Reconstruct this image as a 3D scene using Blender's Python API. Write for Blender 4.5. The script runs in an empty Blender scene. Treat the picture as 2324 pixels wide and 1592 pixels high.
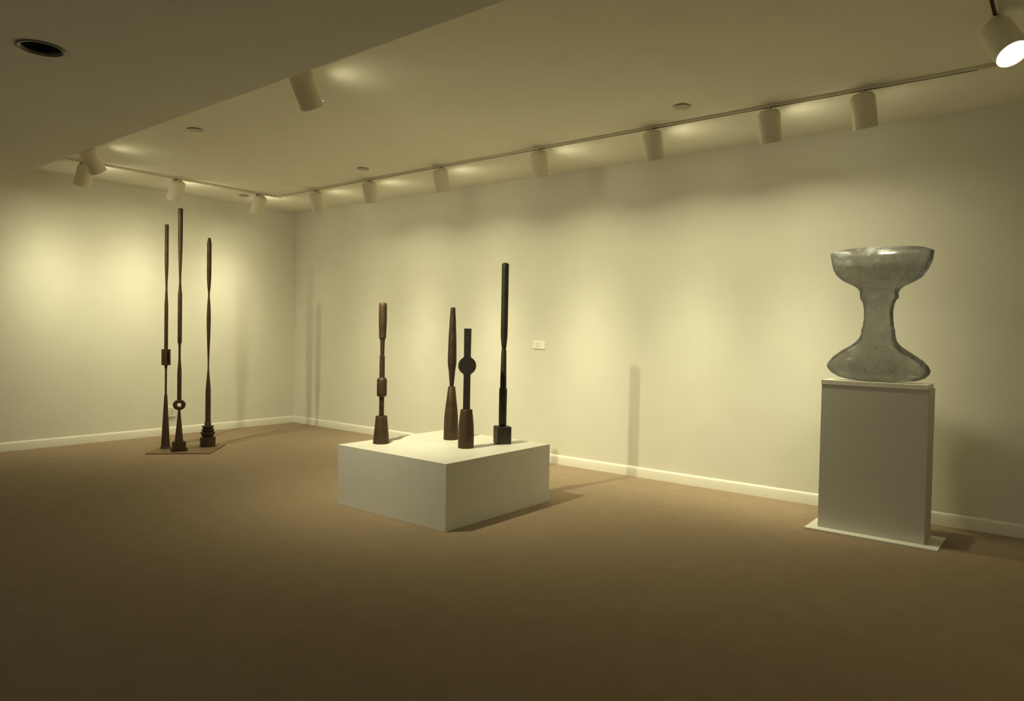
import bpy, bmesh, math, random
from mathutils import Vector, Matrix, noise

scene = bpy.context.scene
COL = scene.collection
random.seed(7)

# ------------------------------------------------------------------ camera
cam_data = bpy.data.cameras.new('camera')
cam = bpy.data.objects.new('camera', cam_data)
COL.objects.link(cam)
cam_data.sensor_fit = 'HORIZONTAL'
cam_data.sensor_width = 36.0
cam_data.lens = 36.0 * 1602.32 / 2324.0
cam_data.clip_start = 0.05
_r = Vector((0.78227, 0.62265, 0.019016)).normalized()
_f = Vector((-0.622174, 0.782458, -0.025657)).normalized()
_u = _r.cross(_f).normalized()
cam.matrix_world = Matrix(((_r.x, _u.x, -_f.x, 9.0592), (_r.y, _u.y, -_f.y, -6.2054),
                           (_r.z, _u.z, -_f.z, 1.4001), (0, 0, 0, 1)))
scene.camera = cam

# ------------------------------------------------------------------ world and exposure
world = bpy.data.worlds.new('world')
scene.world = world
world.use_nodes = True
world.node_tree.nodes['Background'].inputs[0].default_value = (0.78, 0.92, 0.90, 1)
world.node_tree.nodes['Background'].inputs[1].default_value = 1.25
vs = scene.view_settings
vs.view_transform = 'Standard'
vs.look = 'None'
vs.gamma = 1.0
vs.use_curve_mapping = False
vs.exposure = 0.0
scene.cycles.max_bounces = 9
scene.cycles.glossy_bounces = 3
scene.cycles.transmission_bounces = 8
scene.cycles.sample_clamp_indirect = 8.0

LAMP_COLOR = (1.0, 0.93, 0.58)
WALL_W = 230.0        # wall-washing heads, watts
PLINTH_W = 390.0     # head aimed at the low plinth
GROUP_W = 160.0       # head aimed at the tall group
SPILL_W = 3.0        # added spill lamp on each head, brightens ceiling and wall top

# ------------------------------------------------------------------ dimensions (metres)
CEIL = 3.10
SOFFIT_Z = 2.65
SOFFIT_Y = -4.13
X1 = 9.66            # end wall
Y0 = -10.0           # wall behind the camera
TR = 0.97            # track distance from the walls

# ------------------------------------------------------------------ materials
def new_mat(name):
    m = bpy.data.materials.new(name)
    m.use_nodes = True
    nt = m.node_tree
    return m, nt, nt.nodes['Principled BSDF']

def noise_node(nt, scale, detail=4.0, rough=0.6, coord='Object'):
    tc = nt.nodes.new('ShaderNodeTexCoord')
    n = nt.nodes.new('ShaderNodeTexNoise')
    n.inputs['Scale'].default_value = scale
    n.inputs['Detail'].default_value = detail
    n.inputs['Roughness'].default_value = rough
    nt.links.new(tc.outputs[coord], n.inputs['Vector'])
    return n

def ramp(nt, src, stops):
    r = nt.nodes.new('ShaderNodeValToRGB')
    el = r.color_ramp.elements
    while len(el) < len(stops):
        el.new(0.5)
    for e, (p, c) in zip(el, stops):
        e.position = p
        e.color = (*c, 1)
    nt.links.new(src, r.inputs[0])
    return r

def bump(nt, bsdf, src, strength, dist):
    b = nt.nodes.new('ShaderNodeBump')
    b.inputs['Strength'].default_value = strength
    b.inputs['Distance'].default_value = dist
    nt.links.new(src, b.inputs['Height'])
    nt.links.new(b.outputs[0], bsdf.inputs['Normal'])

def paint(name, col, rough=0.6, var=0.03, bscale=220.0, bstr=0.15):
    m, nt, b = new_mat(name)
    n = noise_node(nt, 3.0, 1.0)
    lo = tuple(max(0, c * (1 - var)) for c in col)
    hi = tuple(min(1, c * (1 + var)) for c in col)
    r = ramp(nt, n.outputs['Fac'], [(0.3, lo), (0.7, hi)])
    nt.links.new(r.outputs[0], b.inputs['Base Color'])
    b.inputs['Roughness'].default_value = rough
    b.inputs['Specular IOR Level'].default_value = 0.25
    g = noise_node(nt, bscale, 0.0)
    bump(nt, b, g.outputs['Fac'], bstr, 0.002)
    return m

M_WALL = paint('wall_paint', (0.76, 0.745, 0.66), 0.75, 0.015)
M_BACK = paint('back_wall_paint', (0.40, 0.39, 0.34), 0.75, 0.015)  # unseen wall, toned darker to cut its bounce light
M_CEIL = paint('ceiling_paint', (0.84, 0.81, 0.71), 0.85, 0.015)
M_TRIM = paint('trim_paint', (0.80, 0.78, 0.70), 0.35, 0.01)
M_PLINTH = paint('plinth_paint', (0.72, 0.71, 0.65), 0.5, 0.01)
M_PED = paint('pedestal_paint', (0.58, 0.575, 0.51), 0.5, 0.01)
M_HEAD = paint('fixture_enamel', (0.80, 0.74, 0.60), 0.4, 0.01, 60, 0.0)
M_CARD = paint('card_stock', (0.95, 0.93, 0.84), 0.6, 0.01)
M_DARK = paint('dark_slot', (0.035, 0.022, 0.012), 0.7, 0.1)
M_BLACK = paint('black_baffle', (0.012, 0.012, 0.012), 0.4, 0.1)
M_RING = paint('satin_trim_ring', (0.16, 0.15, 0.10), 0.3, 0.05)
M_DISC = paint('cover_plate', (0.50, 0.48, 0.42), 0.45, 0.02)
M_PRINT = paint('printed_ink', (0.66, 0.62, 0.52), 0.7, 0.02)

# carpet
M_CARPET, nt, b = new_mat('brown_carpet')
n1 = noise_node(nt, 260.0, 1.0, 0.7)
n2 = noise_node(nt, 7.0, 2.0, 0.6)
r1 = ramp(nt, n1.outputs['Fac'], [(0.30, (0.21, 0.148, 0.090)), (0.70, (0.42, 0.320, 0.212))])
r2 = ramp(nt, n2.outputs['Fac'], [(0.3, (0.90, 0.90, 0.90)), (0.7, (1.0, 1.0, 1.0))])
mx = nt.nodes.new('ShaderNodeMix'); mx.data_type = 'RGBA'; mx.blend_type = 'MULTIPLY'
mx.inputs['Factor'].default_value = 1.0
nt.links.new(r1.outputs[0], mx.inputs['A']); nt.links.new(r2.outputs[0], mx.inputs['B'])
nt.links.new(mx.outputs['Result'], b.inputs['Base Color'])
b.inputs['Roughness'].default_value = 0.95
b.inputs['Specular IOR Level'].default_value = 0.1
b.inputs['Sheen Weight'].default_value = 0.15
bump(nt, b, n1.outputs['Fac'], 0.7, 0.006)

def bronze(name, dark, light, rough=0.5, metal=0.55):
    m, nt, b = new_mat(name)
    n = noise_node(nt, 14.0, 6.0, 0.65)
    r = ramp(nt, n.outputs['Fac'], [(0.35, dark), (0.7, light)])
    nt.links.new(r.outputs[0], b.inputs['Base Color'])
    b.inputs['Roughness'].default_value = rough
    b.inputs['Metallic'].default_value = metal
    g = noise_node(nt, 60.0, 4.0)
    bump(nt, b, g.outputs['Fac'], 0.25, 0.003)
    return m

M_BRONZE = bronze('dark_bronze', (0.045, 0.030, 0.018), (0.085, 0.055, 0.033))
M_RUST = bronze('brown_bronze', (0.060, 0.038, 0.022), (0.105, 0.062, 0.034), 0.55)
M_BLUEBLACK = bronze('blackened_bronze', (0.038, 0.034, 0.026), (0.062, 0.053, 0.038), 0.5)
M_STEEL = bronze('brown_steel_plate', (0.17, 0.115, 0.060), (0.24, 0.165, 0.09), 0.6, 0.2)

# milky rock-crystal: rough clear body with cloudy veils and painted blue-white glints, darker where it is thick
M_CRYSTAL = bpy.data.materials.new('milky_crystal'); M_CRYSTAL.use_nodes = True
nt = M_CRYSTAL.node_tree; nt.nodes.clear()
out = nt.nodes.new('ShaderNodeOutputMaterial')
n1 = noise_node(nt, 3.6, 10.0, 0.66)
n1.inputs['Distortion'].default_value = 0.6
n2 = noise_node(nt, 13.0, 5.0, 0.6)
gl = nt.nodes.new('ShaderNodeBsdfGlass')
gl.inputs['IOR'].default_value = 1.46
gl.inputs['Color'].default_value = (0.95, 0.95, 0.95, 1)
rr = ramp(nt, n2.outputs['Fac'], [(0.35, (0.10, 0.10, 0.10)), (0.7, (0.34, 0.34, 0.34))])
nt.links.new(rr.outputs[0], gl.inputs['Roughness'])
df = nt.nodes.new('ShaderNodeBsdfDiffuse'); tl_ = nt.nodes.new('ShaderNodeBsdfTranslucent')
cc = ramp(nt, n1.outputs['Fac'], [(0.36, (0.14, 0.135, 0.11)), (0.55, (0.36, 0.37, 0.35)), (0.70, (0.72, 0.85, 1.0))])  # palest blue-white stop stands in for glints
nt.links.new(cc.outputs[0], df.inputs['Color']); nt.links.new(cc.outputs[0], tl_.inputs['Color'])
bp = nt.nodes.new('ShaderNodeBump'); bp.inputs['Strength'].default_value = 0.12; bp.inputs['Distance'].default_value = 0.006
nt.links.new(n2.outputs['Fac'], bp.inputs['Height'])
nt.links.new(bp.outputs[0], gl.inputs['Normal'])
m1 = nt.nodes.new('ShaderNodeMixShader'); m1.inputs[0].default_value = 0.5
nt.links.new(df.outputs[0], m1.inputs[1]); nt.links.new(tl_.outputs[0], m1.inputs[2])
m2 = nt.nodes.new('ShaderNodeMixShader')
fc = ramp(nt, n1.outputs['Fac'], [(0.36, (0.20, 0.20, 0.20)), (0.70, (0.75, 0.75, 0.75))])
nt.links.new(fc.outputs[0], m2.inputs[0])
nt.links.new(gl.outputs[0], m2.inputs[1]); nt.links.new(m1.outputs[0], m2.inputs[2])
nt.links.new(m2.outputs[0], out.inputs['Surface'])
ab = nt.nodes.new('ShaderNodeVolumeAbsorption')
ab.inputs['Color'].default_value = (0.55, 0.56, 0.53, 1); ab.inputs['Density'].default_value = 6.0
nt.links.new(ab.outputs[0], out.inputs['Volume'])

def emitter(name, col, strength):
    m = bpy.data.materials.new(name); m.use_nodes = True
    nt = m.node_tree; nt.nodes.clear()
    o = nt.nodes.new('ShaderNodeOutputMaterial'); e = nt.nodes.new('ShaderNodeEmission')
    e.inputs[0].default_value = (*col, 1); e.inputs[1].default_value = strength
    nt.links.new(e.outputs[0], o.inputs[0])
    m.cycles.emission_sampling = 'NONE'      # the beam itself is the spot lamp beside it
    return m
M_LAMP = emitter('lamp_face', (1.0, 0.80, 0.45), 14.0)
M_SLOT = emitter('added_slot_glow', (1.0, 0.80, 0.45), 1.5)  # glow of the slot added to each head
M_GLASS = bpy.data.materials.new('added_window_glass'); M_GLASS.use_nodes = True      # thin clear pane
nt = M_GLASS.node_tree; nt.nodes.clear()
_o = nt.nodes.new('ShaderNodeOutputMaterial'); _t = nt.nodes.new('ShaderNodeBsdfTransparent'); _g = nt.nodes.new('ShaderNodeBsdfGlossy')
_g.inputs['Roughness'].default_value = 0.02
_m = nt.nodes.new('ShaderNodeMixShader'); _m.inputs[0].default_value = 0.06
nt.links.new(_t.outputs[0], _m.inputs[1]); nt.links.new(_g.outputs[0], _m.inputs[2]); nt.links.new(_m.outputs[0], _o.inputs[0])

# ------------------------------------------------------------------ helpers
def add_box(bm, lo, hi, mat=None):
    x0, y0, z0 = lo; x1, y1, z1 = hi
    P = [(x0, y0, z0), (x1, y0, z0), (x1, y1, z0), (x0, y1, z0), (x0, y0, z1), (x1, y0, z1), (x1, y1, z1), (x0, y1, z1)]
    v = [bm.verts.new(mat @ Vector(p) if mat else p) for p in P]
    for f in ((0, 3, 2, 1), (4, 5, 6, 7), (0, 1, 5, 4), (1, 2, 6, 5), (2, 3, 7, 6), (3, 0, 4, 7)):
        bm.faces.new([v[i] for i in f])

def add_lathe(bm, prof, seg=32, mat=None, sx=1.0, sy=1.0, cap=True):
    rings = []
    for r, z in prof:
        ring = []
        for k in range(seg):
            a = 2 * math.pi * k / seg
            p = Vector((r * sx * math.cos(a), r * sy * math.sin(a), z))
            ring.append(bm.verts.new(mat @ p if mat else p))
        rings.append(ring)
    for a, b_ in zip(rings, rings[1:]):
        for k in range(seg):
            bm.faces.new((a[k], a[(k + 1) % seg], b_[(k + 1) % seg], b_[k]))
    if cap:
        bm.faces.new(list(reversed(rings[0])))
        bm.faces.new(rings[-1])

def link(name, bm, mat, parent=None, smooth=None, bevel=0.0, bseg=2):
    bmesh.ops.recalc_face_normals(bm, faces=bm.faces)
    me = bpy.data.meshes.new(name)
    bm.to_mesh(me); bm.free()
    me.materials.append(mat)
    if smooth is not None:
        me.polygons.foreach_set('use_smooth', [True] * len(me.polygons))
        try:
            me.set_sharp_from_angle(angle=math.radians(smooth))
        except Exception:
            pass
    o = bpy.data.objects.new(name, me)
    COL.objects.link(o)
    if parent:
        o.parent = parent
    if bevel:
        md = o.modifiers.new('bevel', 'BEVEL'); md.width = bevel; md.segments = bseg
        md.limit_method = 'ANGLE'; md.angle_limit = math.radians(40)
    return o

def box_obj(name, lo, hi, mat, parent=None, bevel=0.0, m=None):
    bm = bmesh.new(); add_box(bm, lo, hi, m)
    return link(name, bm, mat, parent, bevel=bevel)

def tag(o, label, cat, group=None):
    o['label'] = label; o['category'] = cat
    if group:
        o['group'] = group
    return o

def struct(o):
    o['kind'] = 'structure'
    return o

def thing(name, label, cat, loc, rz=0.0, group=None):
    o = bpy.data.objects.new(name, None)
    o.empty_display_size = 0.1
    COL.objects.link(o)
    o.location = loc; o.rotation_euler = (0, 0, rz)
    return tag(o, label, cat, group)

def face_cam(x, y):
    """rotation about z that turns a part's local -y side towards the middle of the room's viewing spot"""
    return math.atan2(-6.2 - y, 9.06 - x) + math.pi / 2

# ------------------------------------------------------------------ the room
struct(box_obj('floor', (-0.2, Y0 - 0.2, -0.12), (X1 + 0.2, 0.2, 0.0), M_CARPET))
struct(box_obj('wall_long', (-0.2, 0.0, 0.0), (X1 + 0.2, 0.2, CEIL), M_WALL))
struct(box_obj('wall_short', (-0.2, Y0, 0.0), (0.0, 0.0, CEIL), M_WALL))
struct(box_obj('wall_end', (X1, Y0 - 0.2, 0.0), (X1 + 0.2, 0.0, CEIL), M_WALL))
struct(box_obj('ceiling', (-0.2, SOFFIT_Y - 0.05, CEIL), (X1 + 0.2, 0.2, CEIL + 0.12), M_CEIL))

# wall behind the camera, with an unseen window added for the cool light
WX0, WX1, WZ0, WZ1 = 3.2, 6.4, 0.45, 2.35
bm = bmesh.new()
add_box(bm, (-0.2, Y0 - 0.2, 0.0), (WX0, Y0, CEIL))
add_box(bm, (WX1, Y0 - 0.2, 0.0), (X1, Y0, CEIL))
add_box(bm, (WX0, Y0 - 0.2, 0.0), (WX1, Y0, WZ0))
add_box(bm, (WX0, Y0 - 0.2, WZ1), (WX1, Y0, CEIL))
struct(link('wall_back', bm, M_BACK))
bm = bmesh.new()
ya, yb = Y0 - 0.14, Y0 - 0.06
add_box(bm, (WX0, ya, WZ0), (WX1, yb, WZ0 + 0.06)); add_box(bm, (WX0, ya, WZ1 - 0.06), (WX1, yb, WZ1))
mid = (WX0 + WX1) / 2
for c in (WX0, mid - 0.03, WX1 - 0.06):
    add_box(bm, (c, ya, WZ0 + 0.06), (c + 0.06, yb, WZ1 - 0.06))
win = struct(link('added_window_1', bm, M_TRIM))
for a, c in ((WX0 + 0.06, mid - 0.03), (mid + 0.03, WX1 - 0.06)):
    box_obj('pane', (a, Y0 - 0.103, WZ0 + 0.06), (c, Y0 - 0.097, WZ1 - 0.06), M_GLASS, win)
portal = bpy.data.lights.new('added_window_portal', 'AREA')
portal.shape = 'RECTANGLE'; portal.size = WX1 - WX0; portal.size_y = WZ1 - WZ0
portal.cycles.is_portal = True
po = bpy.data.objects.new('added_window_portal', portal); COL.objects.link(po)
po.location = (mid, Y0 - 0.21, (WZ0 + WZ1) / 2); po.rotation_euler = (math.radians(90), 0, 0)

# dropped soffit: underside with a round hole for the downlight, and its face towards the gallery
DLX, DLY, DLR = 5.353, -5.018, 0.082
bm = bmesh.new()
S = 40
lo = [bm.verts.new(p) for p in ((0, Y0, SOFFIT_Z), (X1, Y0, SOFFIT_Z), (X1, SOFFIT_Y, SOFFIT_Z), (0, SOFFIT_Y, SOFFIT_Z))]
hole = [bm.verts.new((DLX + DLR * math.cos(2 * math.pi * k / S), DLY + DLR * math.sin(2 * math.pi * k / S), SOFFIT_Z)) for k in range(S)]
ed = [bm.edges.new((lo[k], lo[(k + 1) % 4])) for k in range(4)] + [bm.edges.new((hole[k], hole[(k + 1) % S])) for k in range(S)]
bmesh.ops.triangle_fill(bm, edges=ed, use_beauty=True)
# fascia and top
hi = [bm.verts.new(p) for p in ((0, Y0, CEIL + 0.12), (X1, Y0, CEIL + 0.12), (X1, SOFFIT_Y, CEIL + 0.12), (0, SOFFIT_Y, CEIL + 0.12))]
for k in range(4):
    bm.faces.new((lo[k], lo[(k + 1) % 4], hi[(k + 1) % 4], hi[k]))
bm.faces.new(hi)
struct(link('ceiling_soffit', bm, M_CEIL))

# baseboards with an eased top edge
def baseboard(name, a, b_, inward):
    a = Vector((*a, 0)); b_ = Vector((*b_, 0)); n = Vector((*inward, 0))
    prof = [(0, 0), (0.016, 0), (0.016, 0.078), (0.012, 0.090), (0.006, 0.096), (0, 0.098)]
    bm = bmesh.new()
    va = [bm.verts.new(a + n * d + Vector((0, 0, z))) for d, z in prof]
    vb = [bm.verts.new(b_ + n * d + Vector((0, 0, z))) for d, z in prof]
    for k in range(len(prof)):
        j = (k + 1) % len(prof)
        bm.faces.new((va[k], va[j], vb[j], vb[k]))
    bm.faces.new(va); bm.faces.new(list(reversed(vb)))
    return struct(link(name, bm, M_TRIM, smooth=50))
baseboard('baseboard_long', (0, 0), (X1, 0), (0, -1))
baseboard('baseboard_short', (0, -0.016), (0, Y0), (1, 0))
baseboard('baseboard_end', (X1, -0.016), (X1, Y0), (-1, 0))
baseboard('baseboard_back', (0.016, Y0), (X1 - 0.016, Y0), (0, 1))

# ------------------------------------------------------------------ recessed downlight in the soffit
t = thing('recessed_downlight', 'dark unlit round recessed downlight in the dropped soffit', 'downlight', (DLX, DLY, SOFFIT_Z))
bm = bmesh.new()
add_lathe(bm, [(0.080, 0.004), (0.098, 0.002), (0.099, -0.003), (0.093, -0.007), (0.084, -0.006), (0.077, 0.004)], 48, cap=False)
link('trim_ring', bm, M_RING, t, smooth=60)
bm = bmesh.new()
add_lathe(bm, [(0.079, 0.003), (0.072, 0.05), (0.066, 0.12)], 48, cap=False)
bm.faces.new([v for v in bm.verts][-48:])
link('baffle', bm, M_BLACK, t, smooth=40)
bm = bmesh.new()
add_lathe(bm, [(0.055, 0.118), (0.058, 0.10), (0.045, 0.082), (0.02, 0.074), (0.002, 0.073)], 32)
link('lamp', bm, M_RING, t, smooth=60)

# ------------------------------------------------------------------ ceiling cover plates
for x, y, lab in ((3.073, -3.122, 'pale round cover plate on the ceiling nearest the dropped soffit'),
                  (3.13, -1.334, 'grey round cover plate on the ceiling above the second track head from the corner'),
                  (6.736, -1.315, 'round ceiling cover plate farthest right, between two track heads'),
                  (0.625, -1.219, 'dark round cover plate on the ceiling between the short track and the short wall')):
    t = thing('ceiling_cover_plate', lab, 'cover plate', (x, y, CEIL), group='round ceiling cover plates')
    bm = bmesh.new()
    add_lathe(bm, [(0.050, 0.0), (0.050, -0.006)], 32)
    link('mounting_cup', bm, M_DARK, t, smooth=40)
    bm = bmesh.new()
    add_lathe(bm, [(0.060, -0.005), (0.063, -0.0065), (0.062, -0.009), (0.040, -0.0125), (0.002, -0.014)], 32)
    link('plate', bm, M_DISC, t, smooth=50)

# ------------------------------------------------------------------ lighting tracks
def track(label, a, b_, joints):
    """U-channel track from a to b (horizontal), dark conductor slot underneath"""
    a = Vector(a); b_ = Vector(b_)
    L = (b_ - a).length
    rz = math.atan2(b_.y - a.y, b_.x - a.x)
    t = thing('lighting_track', label, 'track', (a.x, a.y, CEIL), rz, 'lighting tracks on the ceiling')
    w, h, s = 0.0185, 0.018, 0.009
    prof = [(-w, 0), (w, 0), (w, -h), (s, -h), (s, -0.006), (-s, -0.006), (-s, -h), (-w, -h)]
    bm = bmesh.new()
    va = [bm.verts.new((0, y, z)) for y, z in prof]; vb = [bm.verts.new((L, y, z)) for y, z in prof]
    for k in range(8):
        j = (k + 1) % 8
        bm.faces.new((va[k], va[j], vb[j], vb[k]))
    link('channel', bm, M_HEAD, t)
    box_obj('conductor_slot', (0.0, -s, -0.0165), (L, s, -0.0065), M_DARK, t)
    for j in joints:
        box_obj('joint_cover', (j - 0.065, -0.020, -0.0215), (j + 0.065, 0.020, -0.0005), M_HEAD, t, 0.002)
    return t
XR = X1 - TR
YN = -3.48
track('pale lighting track along the long wall carrying seven spotlights', (TR + 0.045, -TR, 0), (XR - 0.02, -TR, 0), (0.03, XR - TR - 0.13))
track('pale lighting track running along the short wall left of the corner', (TR, -TR - 0.0, 0), (TR, YN + 0.02, 0), (0.0,))
track('pale lighting track hidden behind the dropped soffit edge', (TR + 0.045, YN, 0), (XR - 0.02, YN, 0), (0.03,))
track('pale lighting track turning off at the far right end', (XR, -TR, 0), (XR, YN + 0.02, 0), (0.0,))

# ------------------------------------------------------------------ spotlights
HR, HL = 0.079, 0.236
def beam_light(watts, sigma, field, radius):
    """reflector lamp: a bell-shaped beam (sigma degrees) plus a weak wide field"""
    ld = bpy.data.lights.new('spot_beam', 'SPOT')
    ld.energy = watts; ld.color = LAMP_COLOR; ld.spot_size = math.radians(155); ld.spot_blend = 0.3
    ld.shadow_soft_size = radius
    ld.use_nodes = True
    nt = ld.node_tree
    em = nt.nodes['Emission']
    tc = nt.nodes.new('ShaderNodeTexCoord')
    sx = nt.nodes.new('ShaderNodeSeparateXYZ')
    nt.links.new(tc.outputs['Normal'], sx.inputs[0])
    def mth(op, a, b_=None, c=None):
        n = nt.nodes.new('ShaderNodeMath'); n.operation = op
        for i, v in enumerate((a, b_, c)):
            if v is None:
                continue
            if isinstance(v, (int, float)):
                n.inputs[i].default_value = v
            else:
                nt.links.new(v, n.inputs[i])
        return n.outputs[0]
    c = mth('ABSOLUTE', sx.outputs['Z'])
    k = 1.0 / math.radians(sigma) ** 2
    bell = mth('EXPONENT', mth('MULTIPLY_ADD', c, k, -k))
    wide = mth('MULTIPLY', mth('MAXIMUM', mth('MULTIPLY_ADD', c, 1.6667, -0.6667), 0.0), field)
    nt.links.new(mth('ADD', bell, wide), em.inputs['Strength'])
    return ld

def spot_head(x, y, aim, watts, label, group, sigma=11.5, field=0.13, spill_az=0.6, top=-0.027, power_spill=SPILL_W, radius=0.03):
    """x,y on the track; aim = horizontal direction and tilt of the beam from straight down"""
    az, tilt = aim
    t = thing('track_spotlight', label, 'spotlight', (x, y, CEIL), az, group)
    # adaptor clipped to the track and a short stem
    box_obj('adaptor', (-0.016, -0.016, -0.034), (0.016, 0.016, -0.0205), M_HEAD, t, 0.003)
    piv = Vector((0, 0, top - 0.034))
    R = Matrix.Translation(piv) @ Matrix.Rotation(-tilt, 4, 'Y')      # local -z swings to +x (the aim)
    bm = bmesh.new()
    add_lathe(bm, [(0.010, top - 0.027), (0.010, -0.031)], 16)
    link('stem', bm, M_HEAD, t, smooth=40)
    # housing: can with rounded crown, open at the bottom
    prof = [(0.002, 0.03), (0.030, 0.03)]
    fr = 0.045
    for k in range(7):
        a = math.pi / 2 * (1 - k / 6)
        prof.append((HR - fr + fr * math.cos(a), 0.03 - fr + fr * math.sin(a)))
    prof += [(HR, -HL + 0.034), (HR - 0.001, -HL + 0.030), (HR - 0.004, -HL + 0.030), (HR - 0.005, -HL + 0.034), (HR - 0.005, -0.075), (0.03, -0.06), (0.002, -0.06)]
    bm = bmesh.new()
    add_lathe(bm, prof, 40, R)
    hs = link('housing', bm, M_HEAD, t, smooth=35)
    # hinge knob on the side
    bm = bmesh.new()
    add_lathe(bm, [(0.010, 0.0), (0.011, 0.006), (0.011, 0.012), (0.007, 0.016)], 16,
              R @ Matrix.Translation((0, HR * 0.62, 0.012)) @ Matrix.Rotation(-math.pi / 4, 4, 'X'))
    link('hinge_knob', bm, M_DARK, t, smooth=40)
    # lamp
    bm = bmesh.new()
    zl = -HL + 0.075
    add_lathe(bm, [(0.003, zl - 0.010), (0.035, zl - 0.007), (0.058, zl), (0.060, zl + 0.01), (0.035, zl + 0.07), (0.02, zl + 0.10)], 32, R)
    link('lamp', bm, M_LAMP, t, smooth=50)
    lo_ = bpy.data.objects.new('spot_beam', beam_light(watts, sigma, field, radius)); COL.objects.link(lo_)
    lo_.parent = t
    lo_.matrix_local = R @ Matrix.Translation((0, 0, -HL + 0.030))
    # added glowing slot low on the housing, with a spill lamp for ceiling patches
    va = spill_az - az
    c, s_ = math.cos(va), math.sin(va)
    V = piv + Vector((c * HR * 0.97, s_ * HR * 0.97, -0.035))
    fr_ = Matrix.Translation(R @ Vector((c * HR, s_ * HR, -0.19))) @ Matrix.Rotation(va, 4, 'Z')
    box_obj('added_slot', (-0.004, -0.012, -0.003), (0.0015, 0.012, 0.003), M_SLOT, t, 0.0, fr_)
    sd = bpy.data.lights.new('added_spill', 'SPOT')
    sd.energy = power_spill; sd.color = LAMP_COLOR; sd.spot_size = math.radians(168); sd.spot_blend = 1.0
    sd.shadow_soft_size = 0.012
    so = bpy.data.objects.new('added_spill', sd); COL.objects.link(so)
    so.parent = t
    dirv = Vector((c * 0.95, s_ * 0.95, 0.22)).normalized()
    so.matrix_local = Matrix.Translation(fr_ @ Vector((0.016, 0, 0))) @ dirv.to_track_quat('-Z', 'Y').to_matrix().to_4x4()
    return t

N_ = math.pi / 2      # +y : towards the long wall
G1 = 'spotlights on the long-wall track'
ords = ['nearest the corner', 'second from the corner', 'third from the corner', 'fourth from the corner, above the wall card',
        'fifth from the corner', 'third from the right', 'above and left of the crystal sculpture, last of the row']
xs = [1.80, 2.79, 3.905, 5.165, 6.315, 7.26, 7.887]
az = [N_, N_ + 0.1, N_, N_, N_, N_, N_ - 0.2]
tl = [17, 17, 17, 17, 17, 17, 18]
pw = [0.45, 1.0, 1.0, 1.0, 1.0, 1.05, 0.34]
labs = ['spotlight on the long-wall track nearest the room corner', 'second spotlight from the corner on the long-wall track',
        'third spotlight from the corner on the long-wall track', 'fourth spotlight from the corner on the long-wall track, above the wall card',
        'fifth spotlight from the corner on the long-wall track', 'sixth spotlight from the corner on the long-wall track, second from its right end',
        'spotlight on the long-wall track nearest above the crystal sculpture']
for x, a, tt, p, lab in zip(xs, az, tl, pw, labs):
    spot_head(x, -TR, (a, math.radians(tt)), WALL_W * p, 'pale cylindrical ' + lab, G1, spill_az=1.25 if x < 5 else 0.75, power_spill=SPILL_W * (0.12 if x > 7.5 else 0.75))
G2 = 'spotlights on the short-wall track'
for y, a, tt, p, lab in ((-1.19, math.pi, 28, 0.38, 'pale cylindrical spotlight on the short track closest to the corner'),
                         (-2.235, math.pi + 0.1, 29, 0.35, 'pale cylindrical spotlight on the short track above the tallest bronzes'),
                         (-3.20, math.pi + 0.1, 28, 0.38, 'pale tilted spotlight on the short track half hidden behind a darker one')):
    spot_head(TR, y, (a, math.radians(tt)), WALL_W * p, lab, G2, sigma=17, spill_az=1.9)
G3 = 'spotlights on the track behind the soffit'
spot_head(5.11, YN, (N_ + 0.25, math.radians(35)), PLINTH_W, 'shaded cylindrical spotlight hanging by the soffit edge, aimed at the low plinth', G3, sigma=20, field=0.06, radius=0.014, spill_az=1.0, top=-0.036, power_spill=SPILL_W * 0.45)
spot_head(1.74, YN, (N_ + 0.38, math.radians(38)), GROUP_W, 'shaded spotlight at the far left of the soffit edge, aimed at the tall bronzes', G3, sigma=20, field=0.06, radius=0.014, spill_az=1.0, top=-0.036, power_spill=SPILL_W * 0.45)
spot_head(XR, -1.78, (-0.75, math.radians(35)), WALL_W * 0.24, 'spotlight in the upper right corner with its glowing lamp showing', 'spotlights on the right-hand track', top=-0.055, power_spill=0.1)

# ------------------------------------------------------------------ low plinth
PZ = 0.478
pl = box_obj('low_plinth', (4.485, -2.662, 0.0), (5.680, -1.425, PZ), M_PLINTH, None, 0.002)
tag(pl, 'low square off-white plinth in the middle of the carpet with four bronzes', 'plinth')

# ------------------------------------------------------------------ bronzes
def lathe_part(name, prof, mat, parent, seg=36, smooth=35, bevel=0.0, rz=0.0):
    bm = bmesh.new()
    add_lathe(bm, prof, seg, Matrix.Rotation(rz, 4, 'Z'))
    return link(name, bm, mat, parent, smooth=smooth, bevel=bevel)

def smooth_prof(pts, n=6):
    """Catmull-Rom through (r, z) points, monotone in z"""
    out = []
    for i in range(len(pts) - 1):
        p0 = pts[max(0, i - 1)]; p1 = pts[i]; p2 = pts[i + 1]; p3 = pts[min(len(pts) - 1, i + 2)]
        for k in range(n):
            u = k / n
            r = 0.5 * ((2 * p1[0]) + (-p0[0] + p2[0]) * u + (2 * p0[0] - 5 * p1[0] + 4 * p2[0] - p3[0]) * u * u + (-p0[0] + 3 * p1[0] - 3 * p2[0] + p3[0]) * u ** 3)
            lo_, hi_ = min(p1[0], p2[0]), max(p1[0], p2[0])
            out.append((min(max(r, lo_), hi_), p1[1] + (p2[1] - p1[1]) * u))
    out.append(pts[-1])
    return out

TG = 'bronzes on the floor plate'
PG = 'bronzes on the low plinth'
SZ = 0.012
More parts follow.
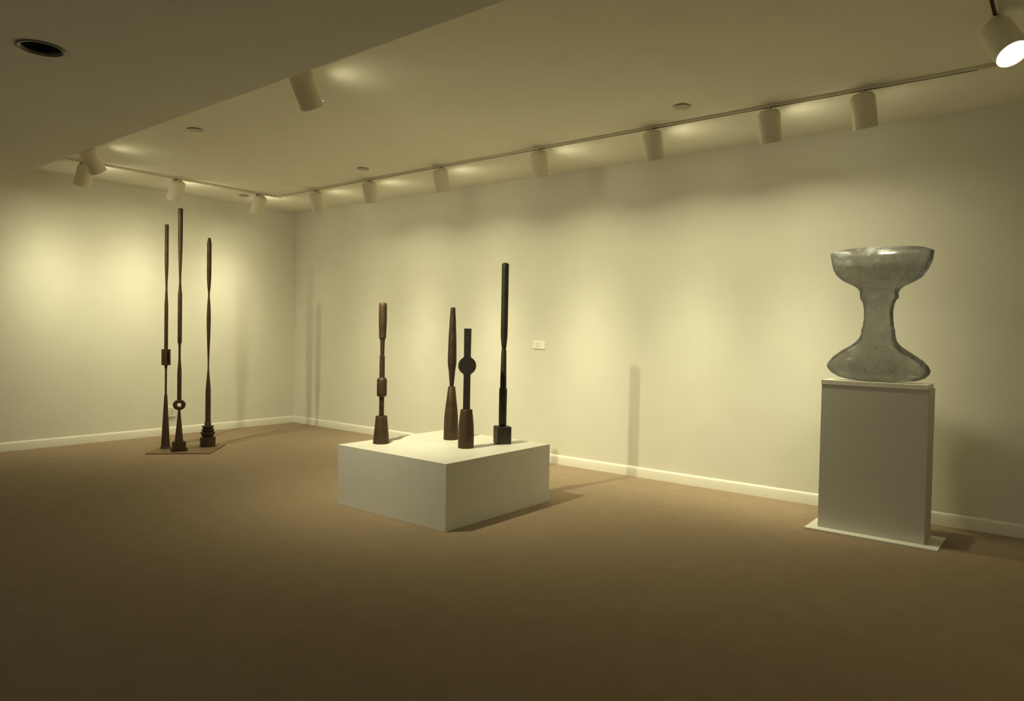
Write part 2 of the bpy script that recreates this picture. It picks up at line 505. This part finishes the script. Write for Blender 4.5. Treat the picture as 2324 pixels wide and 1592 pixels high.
# floor plate, turned about 45 degrees
bm = bmesh.new()
q = [(1.228, -2.703), (1.675, -2.205), (1.222, -1.775), (0.775, -2.273)]
v0 = [bm.verts.new((x, y, 0.0)) for x, y in q]; v1 = [bm.verts.new((x, y, SZ)) for x, y in q]
for k in range(4):
    bm.faces.new((v0[k], v0[(k + 1) % 4], v1[(k + 1) % 4], v1[k]))
bm.faces.new(list(reversed(v0))); bm.faces.new(v1)
tag(link('floor_plate', bm, M_STEEL, bevel=0.001), 'thin brown metal plate lying on the carpet under three tall bronzes', 'plate')

# A: cone foot, thin neck, slotted block, long shaft
ax, ay = 1.042, -2.399
t = thing('tall_bronze', 'tall thin bronze column with a slotted rectangular block halfway up, leftmost of three', 'sculpture', (ax, ay, SZ), face_cam(ax, ay), TG)
lathe_part('foot', [(0.057, 0.0), (0.055, 0.006), (0.049, 0.016), (0.046, 0.03), (0.0160, 0.606)], M_RUST, t)
lathe_part('neck', [(0.0122, 0.606), (0.0112, 0.62), (0.0112, 0.888), (0.014, 0.92), (0.0185, 0.944)], M_RUST, t)
bm = bmesh.new()   # block with an upright slot open to the front
zb0, zb1 = 0.944, 1.124
add_box(bm, (-0.047, -0.030, zb0), (0.012, 0.030, zb1))
add_box(bm, (0.030, -0.030, zb0), (0.047, 0.030, zb1))
add_box(bm, (0.012, -0.030, zb0), (0.030, 0.030, zb0 + 0.022))
add_box(bm, (0.012, -0.030, zb1 - 0.024), (0.030, 0.030, zb1))
add_box(bm, (0.012, 0.006, zb0 + 0.022), (0.030, 0.030, zb1 - 0.024))
link('slotted_block', bm, M_RUST, t)
lathe_part('shaft', [(0.0202, 1.124)] + smooth_prof([(0.0198, 1.29), (0.0198, 1.609), (0.0134, 1.749), (0.0109, 1.824), (0.0165, 1.973), (0.0201, 2.122), (0.0201, 2.40)]) + [(0.0201, 2.527)], M_RUST, t)

# B: stepped box foot, cone, ring, long shaft
bx_, by_ = 1.300, -2.372
t = thing('tall_bronze', 'tallest bronze column with a pierced ring near its stepped foot, middle of three', 'sculpture', (bx_, by_, SZ), face_cam(bx_, by_), TG)
bm = bmesh.new(); add_box(bm, (-0.080, -0.062, 0.0), (0.080, 0.062, 0.034), Matrix.Rotation(0.12, 4, 'Z'))
link('foot_step', bm, M_BRONZE, t, bevel=0.002)
bm = bmesh.new(); add_box(bm, (-0.066, -0.05, 0.034), (0.066, 0.05, 0.103), Matrix.Rotation(0.12, 4, 'Z'))
link('foot_block', bm, M_RUST, t, bevel=0.002)
lathe_part('cone', [(0.0435, 0.103), (0.0125, 0.453)], M_RUST, t)
bm = bmesh.new()   # pierced ring: rounded disc with a round hole through it front to back
RX, RZ_, HO = 0.066, 0.060, 0.021
S2, T2 = 48, 16
rg = []
for i in range(S2):
    a = 2 * math.pi * i / S2
    ring = []
    for j in range(T2):
        bta = 2 * math.pi * j / T2
        ce, si = math.cos(bta), math.sin(bta)
        se = lambda q_: math.copysign(abs(q_) ** 0.6, q_)
        ox = (HO + RX) / 2 + (RX - HO) / 2 * se(ce)
        oz = (HO + RZ_) / 2 + (RZ_ - HO) / 2 * se(ce)
        ring.append(bm.verts.new((ox * math.cos(a), 0.024 * se(si), 0.513 + oz * math.sin(a))))
    rg.append(ring)
for i in range(S2):
    for j in range(T2):
        bm.faces.new((rg[i][j], rg[(i + 1) % S2][j], rg[(i + 1) % S2][(j + 1) % T2], rg[i][(j + 1) % T2]))
link('pierced_ring', bm, M_RUST, t, smooth=60)
lathe_part('shaft', [(0.0224, 0.569)] + smooth_prof([(0.0224, 0.60), (0.0223, 0.880), (0.0125, 1.02), (0.0130, 1.180)]) + [(0.0223, 1.213)] +
           smooth_prof([(0.0222, 1.32), (0.0220, 1.70)]) + [(0.0217, 1.749), (0.0188, 1.763)] + smooth_prof([(0.0117, 1.864), (0.0133, 1.956), (0.0192, 2.141), (0.0237, 2.324), (0.0245, 2.45)]) + [(0.0249, 2.686)], M_RUST, t)

# C: drum foot, three flared discs, shaft with two pinched waists
cx_, cy_ = 1.235, -2.003
t = thing('tall_bronze', 'tall bronze column on stacked flared discs, with a pinched waist, rightmost of three', 'sculpture', (cx_, cy_, SZ), face_cam(cx_, cy_), TG)
lathe_part('drum_foot', [(0.084, 0.0), (0.0845, 0.104), (0.080, 0.108)], M_BRONZE, t, bevel=0.001)
lathe_part('flared_disc', [(0.057, 0.108), (0.0816, 0.163), (0.0800, 0.168)], M_BRONZE, t)
lathe_part('flared_disc', [(0.055, 0.168), (0.0721, 0.196), (0.0705, 0.201)], M_BRONZE, t)
lathe_part('flared_disc', [(0.048, 0.201), (0.066, 0.233), (0.0645, 0.238)], M_BRONZE, t)
lathe_part('collar', [(0.0355, 0.238), (0.0351, 0.284), (0.033, 0.287)], M_RUST, t)
lathe_part('shaft', [(0.0294, 0.287)] + smooth_prof([(0.0294, 0.45), (0.0278, 0.66), (0.0161, 0.805), (0.0085, 0.928), (0.0132, 1.115), (0.0184, 1.27), (0.0221, 1.42), (0.0228, 1.50), (0.0168, 1.651), (0.0097, 1.757), (0.0163, 1.834), (0.0225, 1.92), (0.0247, 2.035), (0.0245, 2.25)]) + [(0.0243, 2.346), (0.0137, 2.41)], M_RUST, t)

# D
dx_, dy_ = 4.675, -2.380
t = thing('table_bronze', 'leftmost bronze on the low plinth, with a short drum midway and a thick handle-like top', 'sculpture', (dx_, dy_, PZ), face_cam(dx_, dy_), PG)
lathe_part('base', [(0.0665, 0.0), (0.0655, 0.008), (0.0462, 0.218), (0.0435, 0.224)], M_RUST, t, smooth=50)
lathe_part('stem', [(0.0196, 0.224), (0.0200, 0.378)], M_BRONZE, t)
lathe_part('drum', [(0.0215, 0.378), (0.032, 0.383), (0.0392, 0.390), (0.0403, 0.40), (0.0403, 0.516), (0.0385, 0.522), (0.0318, 0.530), (0.0222, 0.540)], M_RUST, t, smooth=50)
lathe_part('upper_stem', [(0.0218, 0.540), (0.0206, 0.713), (0.0165, 0.716), (0.0165, 0.74), (0.0178, 0.80), (0.0190, 0.84)], M_RUST, t)
lathe_part('top_handle', smooth_prof([(0.0190, 0.840), (0.0275, 0.858), (0.0292, 0.90), (0.0321, 0.981), (0.0320, 1.10)]) + [(0.0317, 1.126), (0.030, 1.134), (0.0235, 1.141), (0.0166, 1.143)], M_RUST, t, smooth=50)

# E
ex_, ey_ = 4.925, -1.822
t = thing('table_bronze', 'spindle-shaped bronze on a tapering stepped foot, behind the disc-headed one', 'sculpture', (ex_, ey_, PZ), face_cam(ex_, ey_), PG)
lathe_part('foot', smooth_prof([(0.0622, 0.0), (0.0612, 0.10), (0.0581, 0.202), (0.0478, 0.304)]), M_RUST, t, smooth=50)
lathe_part('upper_foot', [(0.0465, 0.304), (0.0468, 0.308), (0.0436, 0.332), (0.0305, 0.447), (0.028, 0.452)], M_RUST, t)
spi = smooth_prof([(0.0174, 0.452), (0.022, 0.51), (0.029, 0.591), (0.0361, 0.643), (0.0372, 0.68), (0.034, 0.85), (0.0267, 1.023), (0.0255, 1.04)])
gro = []
z = 1.045
while z < 1.10:
    r = 0.0253 - (z - 1.045) * 0.063
    gro += [(r, z), (r - 0.0022, z + 0.0025), (r - 0.0022, z + 0.005), (r - 0.0005, z + 0.0075)]
    z += 0.014
lathe_part('spindle', spi + gro + [(0.0205, 1.118), (0.0203, 1.124)], M_BRONZE, t, smooth=35)

# F
fx_, fy_ = 5.310, -2.056
t = thing('table_bronze', 'bronze flat bar with a round disc in its middle on a conical foot', 'sculpture', (fx_, fy_, PZ), face_cam(fx_, fy_), PG)
lathe_part('foot', smooth_prof([(0.0623, 0.0), (0.0628, 0.06), (0.0608, 0.163), (0.054, 0.24), (0.0472, 0.300)]) + [(0.044, 0.305)], M_RUST, t, smooth=50)
bm = bmesh.new()      # flat bar and disc as one outline, extruded 40 mm thick
out = [(-0.0280, 0.304), (0.0280, 0.304)]
zc, R0 = 0.652, 0.0708
a0 = math.asin(0.027 / R0)
fil = 0.010
out += [(0.0272, zc - R0 * math.cos(a0) - 0.012), (0.0290, zc - R0 * math.cos(a0) - 0.004)]
for k in range(25):
    a = -math.pi / 2 + a0 + 0.10 + (math.pi - 2 * a0 - 0.20) * k / 24
    out.append((R0 * math.cos(a), zc + R0 * math.sin(a)))
out += [(0.0290, zc + R0 * math.cos(a0) + 0.004), (0.0272, zc + R0 * math.cos(a0) + 0.012), (0.0290, 0.946)]
left = [(-x, z) for x, z in reversed(out[2:])]
poly = out + left
vf = [bm.verts.new((x, -0.020, z)) for x, z in poly]; vb = [bm.verts.new((x, 0.020, z)) for x, z in poly]
n = len(poly)
bm.faces.new(vf); bm.faces.new(list(reversed(vb)))
for k in range(n):
    bm.faces.new((vf[k], vb[k], vb[(k + 1) % n], vf[(k + 1) % n]))
link('disc_bar', bm, M_BLUEBLACK, t, bevel=0.0015)

# G
gx_, gy_ = 5.380, -1.686
t = thing('table_bronze', 'tallest bronze on the plinth, a dark rod rising from a cube block', 'sculpture', (gx_, gy_, PZ), face_cam(gx_, gy_), PG)
bm = bmesh.new(); add_box(bm, (-0.060, -0.060, 0.0), (0.060, 0.060, 0.145), Matrix.Rotation(0.33, 4, 'Z'))
link('cube_block', bm, M_BLUEBLACK, t, bevel=0.007, bseg=3)
lathe_part('lower_rod', [(0.022, 0.145), (0.0305, 0.152), (0.0322, 0.160), (0.0331, 0.446), (0.0318, 0.455), (0.0265, 0.462), (0.0217, 0.768), (0.0205, 0.772)], M_BLUEBLACK, t)
lathe_part('upper_rod', [(0.0176, 0.772)] + smooth_prof([(0.0176, 0.776), (0.023, 0.83), (0.0276, 0.88), (0.0288, 0.93), (0.0292, 1.13), (0.0290, 1.45)]) + [(0.0288, 1.480), (0.0255, 1.488), (0.0125, 1.493)], M_BLUEBLACK, t, smooth=50)

# ------------------------------------------------------------------ crystal sculpture on its pedestal
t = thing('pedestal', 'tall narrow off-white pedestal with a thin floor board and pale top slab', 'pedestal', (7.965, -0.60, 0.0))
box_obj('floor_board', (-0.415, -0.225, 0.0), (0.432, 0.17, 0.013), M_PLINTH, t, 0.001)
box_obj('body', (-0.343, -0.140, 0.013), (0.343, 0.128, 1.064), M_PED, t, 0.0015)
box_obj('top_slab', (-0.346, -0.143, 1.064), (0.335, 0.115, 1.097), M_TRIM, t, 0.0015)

left = [(7.94, 1.100), (7.835, 1.102), (7.764, 1.11), (7.705, 1.122), (7.653, 1.151), (7.626, 1.181), (7.618, 1.204), (7.629, 1.228), (7.664, 1.273), (7.714, 1.314), (7.778, 1.354), (7.813, 1.382), (7.837, 1.413), (7.848, 1.444), (7.847, 1.475), (7.855, 1.49), (7.863, 1.551), (7.861, 1.62), (7.852, 1.666), (7.832, 1.7), (7.831, 1.742), (7.816, 1.769), (7.787, 1.789), (7.736, 1.814), (7.699, 1.838), (7.669, 1.87), (7.646, 1.91), (7.634, 1.958), (7.625, 2.005), (7.62, 2.032), (7.649, 2.046), (7.70, 2.057), (7.80, 2.064), (7.95, 2.067)]
right = [(7.96, 1.100), (8.075, 1.103), (8.206, 1.115), (8.256, 1.133), (8.287, 1.161), (8.296, 1.19), (8.279, 1.226), (8.246, 1.261), (8.207, 1.288), (8.161, 1.32), (8.107, 1.359), (8.08, 1.395), (8.07, 1.44), (8.068, 1.47), (8.06, 1.492), (8.054, 1.552), (8.052, 1.604), (8.059, 1.656), (8.071, 1.685), (8.087, 1.7), (8.082, 1.73), (8.089, 1.752), (8.108, 1.774), (8.14, 1.791), (8.185, 1.812), (8.229, 1.843), (8.265, 1.9), (8.286, 1.957), (8.291, 2.0), (8.293, 2.021), (8.261, 2.037), (8.229, 2.05), (8.178, 2.058), (8.08, 2.064), (7.97, 2.067)]
depth = [(0.02, 1.100), (0.075, 1.112), (0.105, 1.15), (0.112, 1.20), (0.105, 1.26), (0.085, 1.34), (0.068, 1.42), (0.060, 1.55), (0.060, 1.65), (0.066, 1.75), (0.085, 1.84), (0.100, 1.93), (0.085, 2.0), (0.050, 2.045), (0.012, 2.067)]
def interp(tab, z):
    for (a, za), (c, zc_) in zip(tab, tab[1:]):
        if z <= zc_ + 1e-9:
            u = 0 if zc_ == za else max(0, (z - za) / (zc_ - za))
            return a + (c - a) * u
    return tab[-1][0]
zs = [1.100, 1.1012, 1.103, 1.106, 1.110, 1.116, 1.124]
z = 1.134
while z < 2.02:
    zs.append(z); z += 0.0115
zs += [2.021, 2.028, 2.034, 2.040, 2.046, 2.051, 2.056, 2.060, 2.064, 2.0665]
bm = bmesh.new()
SEG = 72
CX, CY = 7.965, -0.61
rings = []
for z in zs:
    xl, xr = interp(left, z), interp(right, z)
    dp = interp(depth, z)
    ring = []
    for k in range(SEG):
        a = 2 * math.pi * k / SEG
        ca, sa = math.cos(a), math.sin(a)
        x = (xl + xr) / 2 + (xr - xl) / 2 * ca
        y = dp * math.copysign(abs(sa) ** 1.15, sa)
        nz = noise.fractal(Vector((x * 5, y * 5, z * 5)), 1.0, 2.0, 4)
        y *= 1 + 0.05 * nz
        ring.append(bm.verts.new((x - CX, y, z - 1.100)))
    rings.append(ring)
for a_, c_ in zip(rings, rings[1:]):
    for k in range(SEG):
        bm.faces.new((a_[k], a_[(k + 1) % SEG], c_[(k + 1) % SEG], c_[k]))
bm.faces.new(list(reversed(rings[0]))); bm.faces.new(rings[-1])
cr = link('crystal_sculpture', bm, M_CRYSTAL, smooth=70)
cr.location = (CX, CY, 1.0972)
tag(cr, 'milky grey translucent hourglass-shaped crystal sculpture standing on the tall pedestal', 'sculpture')

# ------------------------------------------------------------------ wall card
t = thing('wall_card', 'small pale rectangular card with faint print on the long wall', 'card', (4.503, 0.0, 1.227))
box_obj('card', (-0.078, -0.007, 0.0), (0.078, 0.0, 0.079), M_CARD, t)
for i, (z, w, x0) in enumerate(((0.060, 0.06, -0.05), (0.050, 0.045, -0.05), (0.033, 0.075, -0.05), (0.025, 0.065, -0.05), (0.017, 0.05, -0.05))):
    box_obj('text_line', (x0, -0.0074, z), (x0 + w, -0.0069, z + 0.0035), M_PRINT, t)

# ------------------------------------------------------------------ louvred wall outlet behind the tall bronzes
t = thing('wall_outlet', 'small pale louvred wall box low on the short wall behind the tall bronzes', 'wall outlet', (0.0, -1.84, 0.235))
box_obj('cover', (0.0, -0.055, 0.0), (0.022, 0.055, 0.125), M_TRIM, t, 0.002)
for k in range(5):
    box_obj('louvre', (0.0215, -0.028, 0.024 + k * 0.018), (0.0235, 0.028, 0.030 + k * 0.018), M_DISC, t)
